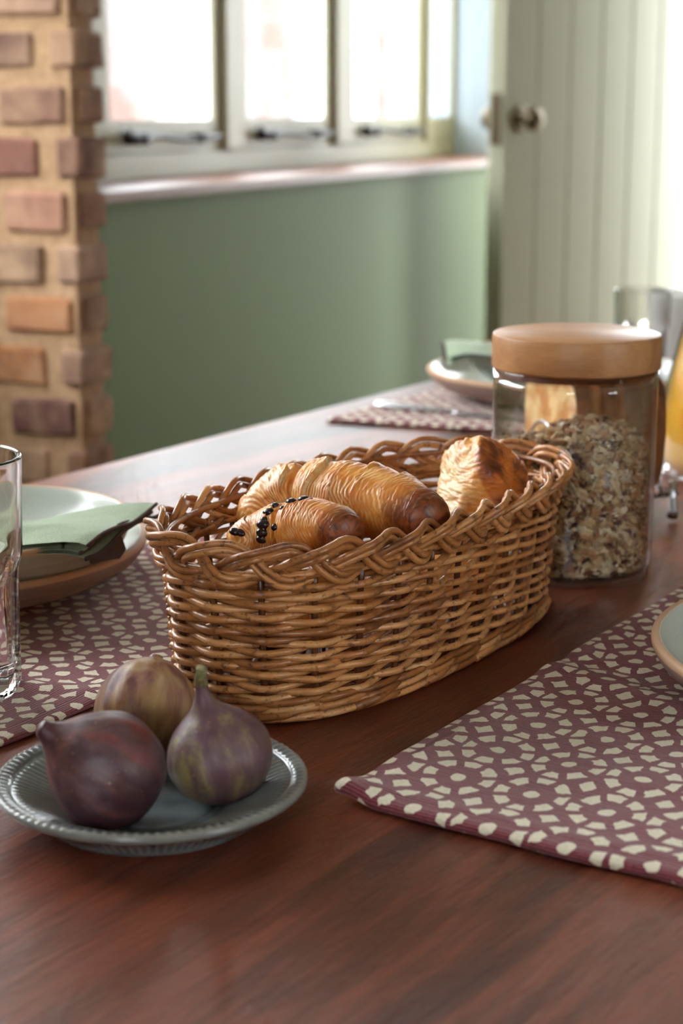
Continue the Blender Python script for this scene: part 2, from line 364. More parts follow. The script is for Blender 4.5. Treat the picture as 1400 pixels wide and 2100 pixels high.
# the course seen at the height of the table top and those above carry the colours of the photograph
def ztop(py): return P(100, py, 0).z
tone = {4: [lin(106, 68, 62), lin(160, 116, 92)], 3: [lin(190, 136, 112), lin(158, 112, 84)], 2: [lin(150, 116, 92), lin(164, 128, 106)], 1: [lin(206, 136, 80), lin(138, 104, 80)]}
rows = []
for c in range(nb):
    z0 = .0145 + c*.0735; z1 = z0 + .0535
    rows.append((c, z0, z1))
def rowcol(zm, which):
    # approx picture height of this course on the nib
    for (pa, pb, cols) in PH:
        if zm < pa and zm >= pb: return cols[which % len(cols)]
    return random.choice(BC)
def zof(py): return CAMZ - 2.47*(sin(TH)+(py-1050)/F*cos(TH))
PH = [(zof(-60), zof(85), [lin(190, 150, 126), lin(150, 118, 96)]), (zof(85), zof(190), [lin(118, 84, 72), lin(150, 108, 84)]), (zof(190), zof(290), [lin(116, 68, 60), lin(150, 106, 84)]),
      (zof(290), zof(388), [lin(150, 100, 84), lin(122, 80, 66)]), (zof(388), zof(502), [lin(190, 138, 114), lin(156, 112, 86)]), (zof(502), zof(612), [lin(148, 116, 92), lin(160, 124, 106)]),
      (zof(612), zof(718), [lin(184, 122, 78), lin(134, 98, 76)]), (zof(718), zof(825), [lin(180, 118, 72), lin(160, 122, 100)]), (zof(825), zof(915), [lin(112, 70, 64), lin(164, 122, 98)]), (zof(915), zof(1010), [lin(158, 122, 96), lin(146, 104, 80)])]
for c, z0, z1 in rows:
    zm = (z0+z1)/2; odd = c % 2
    lay = []
    if odd:
        lay = [(-.018, .020, -.037, .044, 1), (-.145, -.046, -.037, .044, 0), (-.275, -.172, -.037, .044, 2)]
    else:
        lay = [(.003, .020, -.018, .044, 1), (-.108, -.002, -.037, .044, 0), (-.236, -.134, -.037, .044, 2)]
    for (x0, x1, y0, y1, w) in lay:
        j = lambda: random.uniform(-.003, .003)
        b = mk('brick', box(x0+j(), x1+j()*.7, y0+j()*.6, y1, z0+j(), z1+j(), .005, .0018), 'brick', nib, False)
        col = rowcol(zm, w if w < 2 else 0) if w < 2 else random.choice(BC)
        b.color = tuple(x*.76 for x in col[:3]) + (1,)

# window_1: frame, posts, four casements with stays
def window_strip():
    w = tag(empty('window_1', (XF, 0, 0)), kind='structure')
    H = 2.07
    mk('frame', join(box(-.06, .0, 2.24, 4.745, SILL, .985, .003), box(-.06, .0, 2.24, 4.745, H-.04, H, .003)), 'cream', w, False)
    mk('post', box(-.06, .004, 2.24, 2.76, .985, H-.04, .003), 'cream', w, False)
    G = [(2.798, 3.215), (3.365, 3.800), (3.970, 4.425), (4.515, 4.700)]
    for a, b in zip(G[:-1], G[1:]):
        m0 = a[1] + .030; m1 = b[0] - .030
        mk('post', box(-.075, .012, m0+.004, m1-.002, .985, H-.04, .003), 'cream', w, False)
    for k, (y0, y1) in enumerate(G):
        z0, z1 = .987, H-.043
        c = mk('casement', join(box(-.010, -.002, y0-.028, y0, z0, z1), box(-.010, -.002, y1, y1+.030, z0, z1),
                 box(-.010, -.002, y0, y1, z0, 1.045), box(-.010, -.002, y0, y1, z1-.05, z1)), 'cream', w, False)
        mk('outer_frame', join(box(-.085, -.010, y1, y1+.030, z0, z1), box(-.085, -.010, y0-.028, y0-.004, z0, z1), box(-.085, -.012, y0-.004, y1, z0, 1.036)), 'skylit_white', c, False)
        mk('pane', box(-.009, -.006, y0, y1, 1.045, z1-.05), 'pane', c, False)
        if k < 3:
            L = (y1-y0) - .05; ys = [y0+.03+L*t/14 for t in range(15)]
            rad = [.0105 if t < 4 else (.0058 if t < 11 else .0085) for t in range(15)]
            mk('stay_bar', tube([(.016, y, 1.012+.004*sin(i*.45)) for i, y in enumerate(ys)], rad, 8), 'iron', c)
            mk('stay_peg', join(tube([(-.002, ys[2], 1.010), (.030, ys[2], 1.012)], .011, 8), tube([(-.002, ys[11], 1.010), (.028, ys[11], 1.012)], .009, 8), tube([(.016, ys[0], 1.012), (.022, ys[0]-.012, 1.026)], .008, 8)), 'iron', c)
window_strip()
struct('trim_2', box(-1.568, XW+.001, 4.715, 4.744, SILL, 2.07), 'skylit_white')
struct('trim_1', box(-1.568, -1.356, 2.262, 4.742, SILL-.017, SILL, .002), 'sill')
# unseen glazed side light, added behind the door to brighten the green wall
w2 = tag(empty('fill_window_2', (-1.1875, YF+.05, 1.0)), kind='structure')
mk('frame', join(box(-.1575, -.13, -.02, .02, -.88, 1.05), box(.13, .1575, -.02, .02, -.88, 1.05)), 'cream', w2, False)
mk('pane', box(-.13, .13, -.002, .002, -.88, 1.05), 'pane', w2, False)
# unseen windows, added and sized to let in fill light
for nm, (cx, cy, cz), ax, hw, hh in (('fill_window_3', (2.68, -.15, 1.55), 'y', .45, .45), ('fill_window_4', (.1, -1.62, 1.5), 'x', .32, .45), ('fill_window_5', (-1.7, 1.3, 1.50), 'y', .80, .60)):
    w = tag(empty(nm, (cx, cy, cz), 0 if ax == 'x' else pi/2), kind='structure')
    t = .03
    mk('frame', join(box(-hw, hw, -.03, .03, -hh, -hh+.05), box(-hw, hw, -.03, .03, hh-.05, hh), box(-hw, -hw+.05, -.03, .03, -hh, hh), box(hw-.05, hw, -.03, .03, -hh, hh), box(-t, t, -.03, .03, -hh+.05, hh-.05)), 'cream', w, False)
    mk('pane', box(-hw+.05, -t, -.003, .003, -hh+.05, hh-.05), 'pane', w, False)
    mk('pane', box(t, hw-.05, -.003, .003, -hh+.05, hh-.05), 'pane', w, False)

# door standing open against the window wall
door = tag(empty('door_1', (-.955, 4.75, 0), 0), kind='structure')
door.rotation_euler = (0, 0, R(-22.3))
DW = .757
nbd = 6
for i in range(nbd):
    y1 = -i*DW/nbd; y0 = -(i+1)*DW/nbd + .003
    mk('board', box(-.002, .018, y0, y1, .01, 1.98, .003), 'door', door, False)
mk('backing', box(-.028, -.003, -DW, 0, .01, 1.98, .002), 'door', door, False)
def knob(side):
    s = 1 if side > 0 else -1
    pr = [(0, .052), (.012, .051), (.021, .046), (.0255, .038), (.023, .029), (.013, .022), (.009, .016), (.010, .006), (.024, .005), (.026, 0), (0, 0)]
    V, Fc = lathe(smoothprof([(r*1.15, z*1.15) for r, z in pr], 3), 28)
    M = Matrix.Rotation(pi/2*s, 4, 'Y')
    return [M @ v for v in V], Fc
kz = 1.042
k1 = mk('door_knob', knob(1), 'brass', door, True, (.018, -DW+.062, kz))
k2 = mk('door_knob', knob(-1), 'brass', door, True, (-.028, -DW+.062, kz))
mk('latch_plate', box(-.020, .010, -DW-.002, -DW+.001, kz-.06, kz+.06), 'brass', door, False)
mk('rose', lathe([(0, .004), (.022, .004), (.026, .002), (.026, 0), (0, 0)], 28), 'iron', door, True, (.018, -DW+.062, kz)).rotation_euler = (0, pi/2, 0)

# ------------------------------------------------------------------ dining table
TA = R(32.5)
def T(v, u): return c2w(v*cos(TA)+u*sin(TA), -v*sin(TA)+u*cos(TA))
tcx, tcy = T(-.558, 1.08)
tb = tag(empty('dining_table', (tcx, tcy, 0), PHI-TA), 'long reddish-brown wooden dining table laid for breakfast', 'table')
seams = [-.987, -.862, -.737, -.612, -.487, -.3625, -.24, -.085]
for i in range(7):
    x0, x1 = seams[i]+.00004, seams[i+1]-.00004
    mk('board', box(x0+.558, x1+.558, -1.0, 1.14, TOP-.034, TOP + random.uniform(-.00012, .0)), 'table', tb, False)
mk('apron', join(box(-.38, .38, -.93, -.91, .62, .725), box(-.38, .38, 1.03, 1.05, .62, .725), box(-.38, -.36, -.91, 1.03, .62, .725), box(.36, .38, -.91, 1.03, .62, .725)), 'table', tb, False)
for x in (-.355, .355):
    for y in (-.89, 1.01): mk('leg', box(x-.035, x+.035, y-.035, y+.035, 0, .725, .004), 'table', tb, False)

# ------------------------------------------------------------------ placemats
def placemat(corner, e, f, le, lf, label, res=.004, curl=None, thick=.0042, ridges=()):
    """corner of the cloth, e and f the directions of its two sides"""
    e, f = Vector(e), Vector(f); nx, ny = int(le/res), int(lf/res)
    V, UV, Fc = [], [], []
    def hgt(s, t):
        d = min(s, le-s, t, lf-t)
        h = thick
        wob = .0010*fbm((s*14, t*14, le*7), 1, 2) + .0004*fbm((s*60, t*60, 3), 1, 2)
        h += wob*sst(0, .02, d) + .0011*exp(-((d-.010)/.004)**2)
        for (a, b, c, amp, w) in ridges:
            q = (s*a+t*b-c); h += amp*exp(-(q/w)**2)
        if curl:
            dd = sqrt((s-curl[0])**2+(t-curl[1])**2); h += curl[2]*exp(-(dd/curl[3])**2)
        return h
    def pos(s, t, z):
        wx = .0012*sin(s*43)+.0008*sin(s*97); wy = .0012*sin(t*37+1)
        return e*s + f*(t + wx*(1 if t < lf/2 else -1)*.6) + e*(wy*.6) + Vector((0, 0, z))
    for j in range(ny+1):
        for i in range(nx+1):
            s, t = le*i/nx, lf*j/ny; V.append(pos(s, t, hgt(s, t))); UV.append((s, t))
    n1 = len(V)
    for j in range(ny):
        for i in range(nx): a = j*(nx+1)+i; Fc.append((a, a+1, a+nx+2, a+nx+1))
    # rolled rim down to the table and back under
    loop = [(i, 0) for i in range(nx)] + [(nx, j) for j in range(ny)] + [(i, ny) for i in range(nx, 0, -1)] + [(0, j) for j in range(ny, 0, -1)]
    prev = [j*(nx+1)+i for i, j in loop]; m = len(loop)
    for k, (off, hz) in enumerate([(.0016, .86), (.0024, .55), (.0018, .2), (.0, .04), (-.02, .02)]):
        cur = []
        for (i, j) in loop:
            s, t = le*i/nx, lf*j/ny
            ox = (-1 if i == 0 else (1 if i == nx else 0)); oy = (-1 if j == 0 else (1 if j == ny else 0))
            h = hgt(s, t); lift = max(0, h-thick-.0014)
            z = lift*(.9 if k < 4 else .3) + (h-lift)*hz
            cur.append(len(V)); V.append(pos(s, t, z) + (e*ox+f*oy)*off); UV.append((s+ox*(.002*(k+1)), t+oy*(.002*(k+1))))
        for q in range(m):
            q2 = (q+1) % m; Fc.append((prev[q], cur[q], cur[q2], prev[q2]))
        prev = cur
    Fc.append(tuple(prev))
    cross = e.cross(f).z
    if cross < 0: Fc = [tuple(reversed(q)) for q in Fc]
    o = mk('placemat', (V, Fc), 'mat', None, True, Vector((corner.x, corner.y, TOP+.0003)), uvs=UV)
    return tag(o, label, 'placemat')
cA = P(697, 1648, TOP)
placemat(cA, vdir(cos(R(32.5)), -sin(R(32.5))), vdir(sin(R(32.3)), cos(R(32.3))), .36, .48, 'maroon and cream woven placemat in the right foreground, its corner curling up', .0026,
         (.0, .0, .006, .014), .0058, ridges=((.25, 1, .21, .0022, .010), (.2, 1, .235, -.0018, .008), (-.3, 1, .05, .0012, .02)))
cB = P(100, 1502, TOP); eB = vdir(sin(R(32.5)), cos(R(32.5))); fB = vdir(-cos(R(32.5)), sin(R(32.5)))
placemat(cB - eB*.12 + fB*.006, eB, fB, .50, .37, 'maroon and cream woven placemat at the left behind the figs, under the plate and bowl', .004, ridges=((1, .3, .17, .0015, .01),))
cC = P(674, 866, TOP)
placemat(cC, vdir(.941, -.339), vdir(.53, .848), .42, .30, 'pink-looking woven placemat at the far end of the table, left of the jar', .005)

# ------------------------------------------------------------------ wicker basket
ob = c2w(.0196, .9738); BO = Vector((ob[0], ob[1], TOP+.0004)); BANG = PHI + pi/2 - R(33.6)   # long axis direction
basket = tag(empty('wicker_basket', BO, BANG), 'oval brown wicker bread basket with a plaited rim, full of pastries', 'basket')
NS = 27; PW = 2/2.65
def oval(a, b, ang):
    c, s = cos(ang), sin(ang)
    return Vector((a*math.copysign(abs(c)**PW, c), b*math.copysign(abs(s)**PW, s), 0))
_tab = []; _L = 0; prev = oval(.15, .067, 0)
for i in range(1, 1441):
    q = oval(.15, .067, 2*pi*i/1440); _L += (q-prev).length; prev = q; _tab.append(_L)
def ang_of(s):
    base = floor(s); s -= base; t = s*_L; lo, hi = 0, 1439
    while lo < hi:
        m = (lo+hi)//2
        if _tab[m] < t: lo = m+1
        else: hi = m
    p0 = _tab[lo-1] if lo else 0; return 2*pi*(lo + (t-p0)/(_tab[lo]-p0))/1440
_ac = {}
def wall(s, z, out=0.0):
    """point of the basket wall: s goes once round, z the height, out the distance outward"""
    k = round((s % 1)*27*40)
    if k not in _ac: _ac[k] = ang_of(k/(27*40) if k < 1080 else 0.0)
    an = _ac[k]; t = max(0, min(1.25, z/.08)); t2 = t**.8
    a = .1450 + .0080*t2; b = .0600 + .0075*t2
    p = oval(a, b, an); c, s_ = cos(an), sin(an)
    nrm = Vector((math.copysign(abs(c)**(2-PW), c)/a, math.copysign(abs(s_)**(2-PW), s_)/b, 0)).normalized()
    return p + nrm*out + Vector((0, 0, z)), nrm
def rod(name, pts, rad, n=8): return mk(name, tube(pts, rad, n), 'wicker', basket)
S0 = .5 - 2.25/NS        # the end of the oval on the left of the picture
RSC = 1.0
# stakes
for k in range(NS):
    s = (k+.5)/NS
    st_ = rod('stake', [wall(s, z, random.uniform(-.0003, .0003))[0] for z in (.003, .015, .03, .045, .058, .070, .082)], [.0021, .0020, .0019, .0018, .0018, .0017, .0017], 7); st_.color = (.26, .19, .15, 1)  # dark brown, deepened to paint the shade in the gaps between rods
# randed side: each rod makes one turn in and out of the stakes, its thick cut end standing out
ROWS, Z0, PITCH = 20, .0135, .00312
for r in range(ROWS):
    start = S0 + (r % 2)/NS; n = NS*8; pts = []; rad = []
    rb = random.uniform(.0020, .0023); rt = random.uniform(.0012, .0015)
    ph = random.uniform(0, 9)
    for i in range(n+1):
        s = start + (i/n)*(1.0+.4/NS); w = s*NS - .5
        sg = cos(pi*(w + r)); sg = .7*math.asin(max(-1, min(1, sg)))*2/pi + .3*sg
        fr = i/n
        z = Z0 + PITCH*(r + (s-S0)) + .0005*sin(w*pi+r*2.1) + .0006*noise.noise(Vector((s*18, r*3.7, ph)))
        pt, nr = wall(s, z, .0041*sg + .0004*noise.noise(Vector((s*30, r, 5))))
        pts.append(pt); rad.append((rb + (rt-rb)*(fr*1.5 if fr < .66 else 1) + .00022*noise.noise(Vector((s*60, r, 1)))))
    d = (pts[0]-pts[3]).normalized(); _, nr = wall(start, .04)
    for q in (1, 2, 3): pts.insert(0, pts[0] + d*.0027 + nr*.0011); rad.insert(0, rb*1.05)
    rod('weaver', pts, rad, 7)
# three-rod waling at foot and under the border
def wale(z, amp, rr, turns, zamp, out=0, name='wale_rod'):
    for j in range(3):
        n = NS*6; pts = []
        for i in range(n):
            s = i/n; th = 2*pi*(s*NS/3*turns + j/3)
            pts.append(wall(s, z + zamp*sin(th+.9), out + amp*cos(th))[0])
        # two lengths so that each rod is a piece
        h = n//2
        for a, b in ((0, h+3), (h, n+3)):
            pp = [pts[i % n] for i in range(a, b+1)]; m = len(pp)
            rod(name, pp, [rr*(1-.25*i/m) for i in range(m)], 7)
wale(.0112, .0042, .0019, 1, .0014)
wale(.0072, .0044, .0021, 1, .0016, .0004)
wale(.0030, .0030, .0021, 1, .0009, .0018, 'foot_rod')
wale(.0785, .0036, .0017, 1, .0012)
# cut rod ends of the foot
for k in range(0, NS, 2):
    s = (k+.3)/NS; p0, n0 = wall(s, .0035, .0045); p1, _ = wall(s+.02, .006, .0062); p2, _ = wall(s+.045, .0095, .003)
    rod('rod_end', [p0, p1, p2], [.0023, .0022, .0018], 7)
# plaited border: three strands of paired rods
CYC = 9; 
def border_frame(s):
    p, nr = wall(s, .0, 0); q, _ = wall(s, .0815, .0052)
    return q, nr
def strand_point(s, j, half):
    th = 2*pi*(s*CYC + j/3)
    tri = math.tanh(1.1*sin(th))/math.tanh(1.1)
    lat, dep = .0090*tri, .0036*sin(2*th)
    base, nr = border_frame(s)
    lat_ax = (Vector((0, 0, .93)) + nr*.36).normalized()
    dep_ax = (nr*.93 - Vector((0, 0, .36))).normalized()
    base = base + Vector((0, 0, .0035))
    return base + lat_ax*lat + dep_ax*dep, lat_ax, dep_ax
for j in range(3):
    n = CYC*36
    C = [strand_point(i/n, j, 0) for i in range(n)]
    for hs in (-1, 1):
        pts = []
        for i in range(n):
            p, la, da = C[i]; tg = (C[(i+1) % n][0] - C[i-1][0]).normalized(); side = tg.cross(da).normalized()
            s = i/n
            pts.append(p + side*hs*.00205 + da*.0004*noise.noise(Vector((s*40, j, hs))))
        seg = 3
        for g in range(seg):
            a, b = g*n//seg + (4 + 12*(hs+1)), (g+1)*n//seg + (7 + 12*(hs+1))
            pp = [pts[i % n] for i in range(a, b+1)]; m = len(pp); rr = random.uniform(.00175, .00195)
            rod('plait_rod', pp, [rr*(1.0+.05*noise.noise(Vector((i*.2, g, j)))) for i in range(m)], 8)
# inner top rod behind the plait
rod('rim_rod', [wall(i/108, .0875, .0005)[0] for i in range(108)] + [wall(0, .0875, .0005)[0]], .0018, 7)
# woven base: rings of rod joined into one part
rings = []
for k in range(1, 17):
    f = k/16; rings.append(tube([oval(.144*f if k > 6 else .144*f+.010*(6-k)/6, .059*f, 2*pi*i/72)+Vector((0, 0, .004+.0008*((i+k) % 2))) for i in range(72)], .0021, 6, True))
mk('base', join(*rings), 'wicker', basket)

# ------------------------------------------------------------------ pastries
PALE, GOLD, TAN, BRN, DRK = lin(248, 218, 162)[:3], lin(232, 160, 72)[:3], lin(202, 114, 38)[:3], lin(136, 64, 20)[:3], lin(62, 30, 16)[:3]
def pastry(name, spine, rads, label, cat, nt=260, na=120, K=9, seed=1, tipdark=(.06, .14), twist=.5, flat=.86, step=.10, creases=(), ends=(0, 1)):
    """spine through world points; rolled leaves of dough step down towards the horns"""
    sp = smoothprof([tuple(p)+(r,) for p, r in zip(spine, rads)], 12); M = len(sp)
    cen = sum((Vector(p[:3]) for p in sp), Vector())/M
    # arclength resample
    L = [0]
    for i in range(1, M): L.append(L[-1] + (Vector(sp[i][:3])-Vector(sp[i-1][:3])).length)
    V, Fc, C = [], [], []
    def at(t):
        d = t*L[-1]; i = 0
        while i < M-2 and L[i+1] < d: i += 1
        f = (d-L[i])/max(1e-9, L[i+1]-L[i]); a, b = sp[i], sp[i+1]
        return Vector([a[k]+(b[k]-a[k])*f for k in range(3)]), a[3]+(b[3]-a[3])*f
    samp = [at(i/nt) for i in range(nt+1)]
    for i in range(nt+1):
        t = i/nt; p, r = samp[i]
        tg = (samp[min(nt, i+3)][0]-samp[max(0, i-3)][0]).normalized()
        sd = tg.cross(Vector((0, 0, 1))).normalized(); up = sd.cross(tg).normalized()
        cap = 1.0
        e0 = t/.045; e1 = (1-t)/.045
        for e in (e0, e1):
            if e < 1: cap *= sqrt(max(0, 1-(1-e)**2))
        for k in range(na):
            an = 2*pi*k/na; ca, sa = cos(an), sin(an)
            nzv = fbm((ca*1.1+seed*5, sa*1.1, t*3.5), 1.0, 3)
            side = abs(t-.5)*2
            q = (t-.5)*K + twist*sa*(1 if t > .5 else -1)*.5 + .22*nzv + seed
            fr = q - floor(q)
            if t < .5: fr = 1-fr
            # fr: 0 at the start of a leaf (thick outer edge toward the middle), falls away to the horn
            stp = step*(1-fr)**1.5 - step*.5 * (1 if fr > .93 else 0)*((fr-.93)/.07)
            fine_q = (q*8 + .8*fbm((ca*.9+seed, sa*.9, t*4), 1.0, 1) + .18*fbm((ca*3, sa*3, t*14), 1, 2))
            fine = abs((fine_q % 1)-.5)*2
            fl = fbm((ca*3, sa*3, t*60+seed), 1.0, 3)
            h = 1 + stp - step*.4 + .010*(fine-.5)*(.35+1.3*sst(-.2, .3, fbm((ca*1.3+3, sa*1.3, t*7+seed), 1, 2))) + .02*fl + .035*nzv
            for (ct, cw, cd_) in creases:
                h -= cd_*exp(-((t-ct-.03*sa)/cw)**2)
            rr = r*cap*h
            V.append(p + sd*ca*rr + up*sa*rr*flat - cen)
            # bake colour: leaf edges and horns brown, risen sides pale
            base = .34 + .75*nzv + .30*(.5-fr) + .35*fl
            c = mixc(GOLD, TAN, base+.15)
            pale = sst(.35, .95, fine)*max(0, .30+1.3*fbm((ca*1.6+9, sa*1.6, t*9+seed), 1, 3)) + .55*sst(.80, .98, fr)*(.7 if fine > .3 else .3)
            c = mixc(c, PALE, pale)
            c = mixc(c, BRN, .5*sst(.35, .0, fine)*sst(.2, .8, .5+nzv))
            under = sst(-.2, -.85, sa); c = mixc(c, BRN, under*.55)
            for (tt, wd) in ((t, tipdark[0]), (1-t, tipdark[1])):
                if wd > 0:
                    z = sst(wd*1.4, wd*.6, tt + .06*fl + .05*nzv + .035*sa); c = mixc(c, mixc(BRN, DRK, .35+.9*fl+.4*under), z)
            C.append(c)
    for i in range(nt):
        for k in range(na):
            k2 = (k+1) % na; Fc.append((i*na+k, i*na+k2, (i+1)*na+k2, (i+1)*na+k))
    o = mk(name, (V, Fc), 'crust', None, True, cen, cols=C)
    tag(o, label, cat); return o, samp
# large butter croissant
o1, s1 = pastry('croissant', [PZ(516, 1085, 0.972), PZ(552, 1040, 0.982), PZ(612, 1018, 0.982), PZ(690, 1020, 0.972), PZ(770, 1030, 0.957), PZ(840, 1048, 0.937), PZ(893, 1072, 0.919)],
       [.010, .0165, .0205, .0215, .0205, .0165, .011], 'large golden croissant with one dark browned horn, lying in the middle of the basket', 'croissant',
       380, 170, 6.5, 1, (.0, .17), .7, .95, .14, creases=((.265, .016, .16), (.60, .010, .04)))
# smaller one with chocolate drops in front of it
o2, s2 = pastry('chocolate_croissant', [PZ(476, 1118, 0.922), PZ(520, 1100, 0.927), PZ(580, 1082, 0.922), PZ(640, 1078, 0.912), PZ(690, 1086, 0.899), PZ(718, 1096, 0.889)],
       [.0085, .0125, .0150, .0155, .0135, .0095], 'small croissant dotted with chocolate drops, in front of the large croissant', 'croissant',
       300, 150, 5, 4, (.0, .17), .8, .9, .09, creases=((.40, .014, .20),))
def surf_drop(samp, o, t, an, lift=.0005):
    n = len(samp)-1; i = int(t*n); p, r = samp[i]
    tg = (samp[min(n, i+3)][0]-samp[max(0, i-3)][0]).normalized(); sd = tg.cross(Vector((0, 0, 1))).normalized(); up = sd.cross(tg).normalized()
    return p + sd*cos(an)*r*.96 + up*sin(an)*r*.88 - o.location, (sd*cos(an)+up*sin(an)).normalized()
drops = [(.025, 1.25), (.045, .95), (.30, .15), (.325, .45), (.335, .62), (.36, .95), (.385, 1.3), (.57, 1.6), (.62, 1.55), (.47, .95), (.50, 1.35), (.27, -.1), (.43, .2)]
for k, (t, an) in enumerate(drops):
    c, nn = surf_drop(s2, o2, t, an); rr = random.uniform(.0017, .0028)
    V, Fc = lathe(smoothprof([(0, rr*.75), (rr*.6, rr*.65), (rr, rr*.1), (rr*.8, -rr*.5), (0, -rr*.6)], 3), 12)
    q = Vector((0, 0, 1)).rotation_difference(nn).to_matrix(); st = random.uniform(1, 1.5)
    V = [q @ Vector((v.x*st, v.y, v.z)) for v in V]
    mk('chocolate_drop', (V, Fc), 'choc', o2, True, c)
# folded pastry at the right-hand end
def folded():
    cen = PZ(990, 1010, 1.042); V, Fc, C = [], [], []; nu, nv = 130, 110
    ax = vdir(.75, .25); ay = vdir(-.25, .75); planes = []
    def pl(n, d): planes.append((Vector(n).normalized(), d))
    # facets given in camera-facing axes: right, away, up
    Rr = vdir(1, 0); Ff = vdir(0, 1); U = Vector((0, 0, 1))
    def cv(a, b, c): return (Rr*a + Ff*b + U*c)
    pl(cv(.72, -.42, .62), .0215); pl(cv(-.72, -.45, .48), .0235); pl(cv(-.1, .6, .8), .030); pl(cv(.1, -.85, .15), .026); pl(cv(-.95, .1, .1), .027); pl(cv(1, .2, .0), .031); pl(cv(0, 1, 0), .032)
    for i in range(nu+1):
        th = pi*i/nu
        for k in range(nv):
            a = 2*pi*k/nv; d = Vector((sin(th)*cos(a), sin(th)*sin(a), cos(th)))
            # smooth minimum of plane distances: soft-edged facets of folded dough
            ssum = 0; best = (9, 0)
            for q, (n_, dd) in enumerate(planes + [(d, .036), (cv(0, 0, -1), .03)]):
                dn = d.dot(n_)
                if dn > .05:
                    rr = dd/dn; ssum += (1/rr)**15
                    if rr < best[0]: best = (rr, q)
            r = ssum**(-1/15)
            nz = fbm(d*2.1+Vector((3, 1, 7)), 1, 3); fl = fbm((d.x*6, d.y*6, d.z*26), 1, 3)
            r *= 1 + .07*nz + .03*fl
            V.append(cen*0 + d*r)
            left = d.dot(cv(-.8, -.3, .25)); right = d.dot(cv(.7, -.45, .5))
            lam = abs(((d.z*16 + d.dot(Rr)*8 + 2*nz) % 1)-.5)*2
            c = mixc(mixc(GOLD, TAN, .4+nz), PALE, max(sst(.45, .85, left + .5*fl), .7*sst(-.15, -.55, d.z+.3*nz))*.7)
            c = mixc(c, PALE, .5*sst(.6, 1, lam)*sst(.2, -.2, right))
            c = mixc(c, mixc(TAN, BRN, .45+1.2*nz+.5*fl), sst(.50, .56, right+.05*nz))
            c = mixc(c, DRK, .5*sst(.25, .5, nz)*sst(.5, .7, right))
            C.append(c)
    for i in range(nu):
        for k in range(nv):
            k2 = (k+1) % nv; Fc.append((i*nv+k, (i+1)*nv+k, (i+1)*nv+k2, i*nv+k2))
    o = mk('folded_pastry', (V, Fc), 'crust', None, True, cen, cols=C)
    o.scale = (1.0, 1.0, 1.0)
    tag(o, 'chunky folded pastry with one dark glazed face, at the right end of the basket', 'pastry')
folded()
# pastries lying underneath carry the ones in view
for k, (px, py, Z) in enumerate([(650, 1190, .97), (930, 1130, 1.04), (560, 1215, .93)][:2]):
    c = PZ(px, py, Z); c.z = TOP + .030; d = vdir(.7, .72)
    pastry('croissant', [c-d*.05, c-d*.025, c+Vector((0, 0, .004)), c+d*.025, c+d*.05], [.009, .018, .024, .018, .009],
           ['golden croissant lying underneath the large croissant in the basket', 'golden croissant lying underneath the folded pastry in the basket'][k], 'croissant', 90, 48, 6, 7+k, (.1, .1))

# ------------------------------------------------------------------ figs on a ribbed saucer
sc_c = PZ(311, 1590, .771); sc_c.z = TOP+.0003
def saucer():
    pr = [(0, .0052), (.020, .0052), (.0275, .0052), (.0285, .0044), (.0295, .0052), (.034, .0058), (.042, .0085), (.050, .0118), (.058, .0152), (.0625, .0166), (.0640, .0172), (.0652, .0183), (.068, .0193), (.0705, .0192), (.0716, .0178), (.0712, .0160),
          (.068, .0138), (.063, .0115), (.058, .0080), (.053, .0040), (.050, .0008), (.046, .0), (.042, .0012), (0, .0012)]
    pr = smoothprof(pr, 3); N = 384; ribs = 96; C = []
    def mod(i, r, z, a):
        top = i < len(pr)*.62
        w = cos(a*ribs)
        if top and .0335 < r < .0625: z += .00055*w*sst(.0335, .038, r)*sst(.0625, .060, r)
        if top and .0652 <= r < .0712: z += .00030*w
        return r, z
    V, Fc = lathe(pr, N, mod)
    for v in V:
        r = sqrt(v.x*v.x+v.y*v.y); a = atan2(v.y, v.x)
        f = .5*exp(-((r-.0708)/.0012)**2)
        if .0335 < r < .0705 and v.z > .004: f = max(f, .65*sst(.3, .9, cos(a*ribs))*sst(.0335, .037, r)*(.0 if .0625 < r < .065 else 1))
        C.append((f, f, f))
    V = [v*.958 for v in V]
    o = mk('saucer', (V, Fc), 'saucer', None, True, sc_c, cols=C)
    tag(o, 'ribbed blue-grey saucer holding three figs, at lower left', 'saucer')
saucer()
def fig(px, py, Z, wpx, axis, mat, label, prof, stem=True, sq=(1, 1), seed=0, rib=.012):
    c = PZ(px, py, Z); r0 = wpx*Z/F/2
    pr = smoothprof([(r*r0, z*r0) for r, z in prof], 6); n = 120
    def mod(i, r, z, a):
        d = 1 + rib*cos(a*14+seed+ .8*sin(z/r0*2))*min(1, r/r0*1.5) + .03*fbm((cos(a)*1.5+seed, sin(a)*1.5, z/r0*1.2), 1, 3)
        return r*d*(sq[0]*cos(a)**2+sq[1]*sin(a)**2), z
    V, Fc = lathe(pr, n, mod)
    # bend the neck a little
    V = [Vector((v.x + .10*max(0, v.z-.6*r0)**2/r0, v.y, v.z)) for v in V]
    o = mk('fig', (V, [tuple(reversed(f)) for f in Fc]), mat, None, True, c)
    ax = (vdir(1, 0)*axis[0] + vdir(0, 1)*axis[1] + Vector((0, 0, 1))*axis[2]).normalized()
    o.rotation_mode = 'QUATERNION'; o.rotation_quaternion = Vector((0, 0, 1)).rotation_difference(ax)
    tag(o, label, 'fig')
    if stem:
        zt = prof[-1][1]*r0; x = .10*(zt-.6*r0)**2/r0
        p = [(x, 0, zt-.002), (x+.0005, .0003, zt+.0015), (x+.0015, .0006, zt+.004), (x+.0026, 0, zt+.0062)]
        mk('stem', tube(p, [.0028, .0030, .0024, .0027], 10), m_stem, o)
    return o
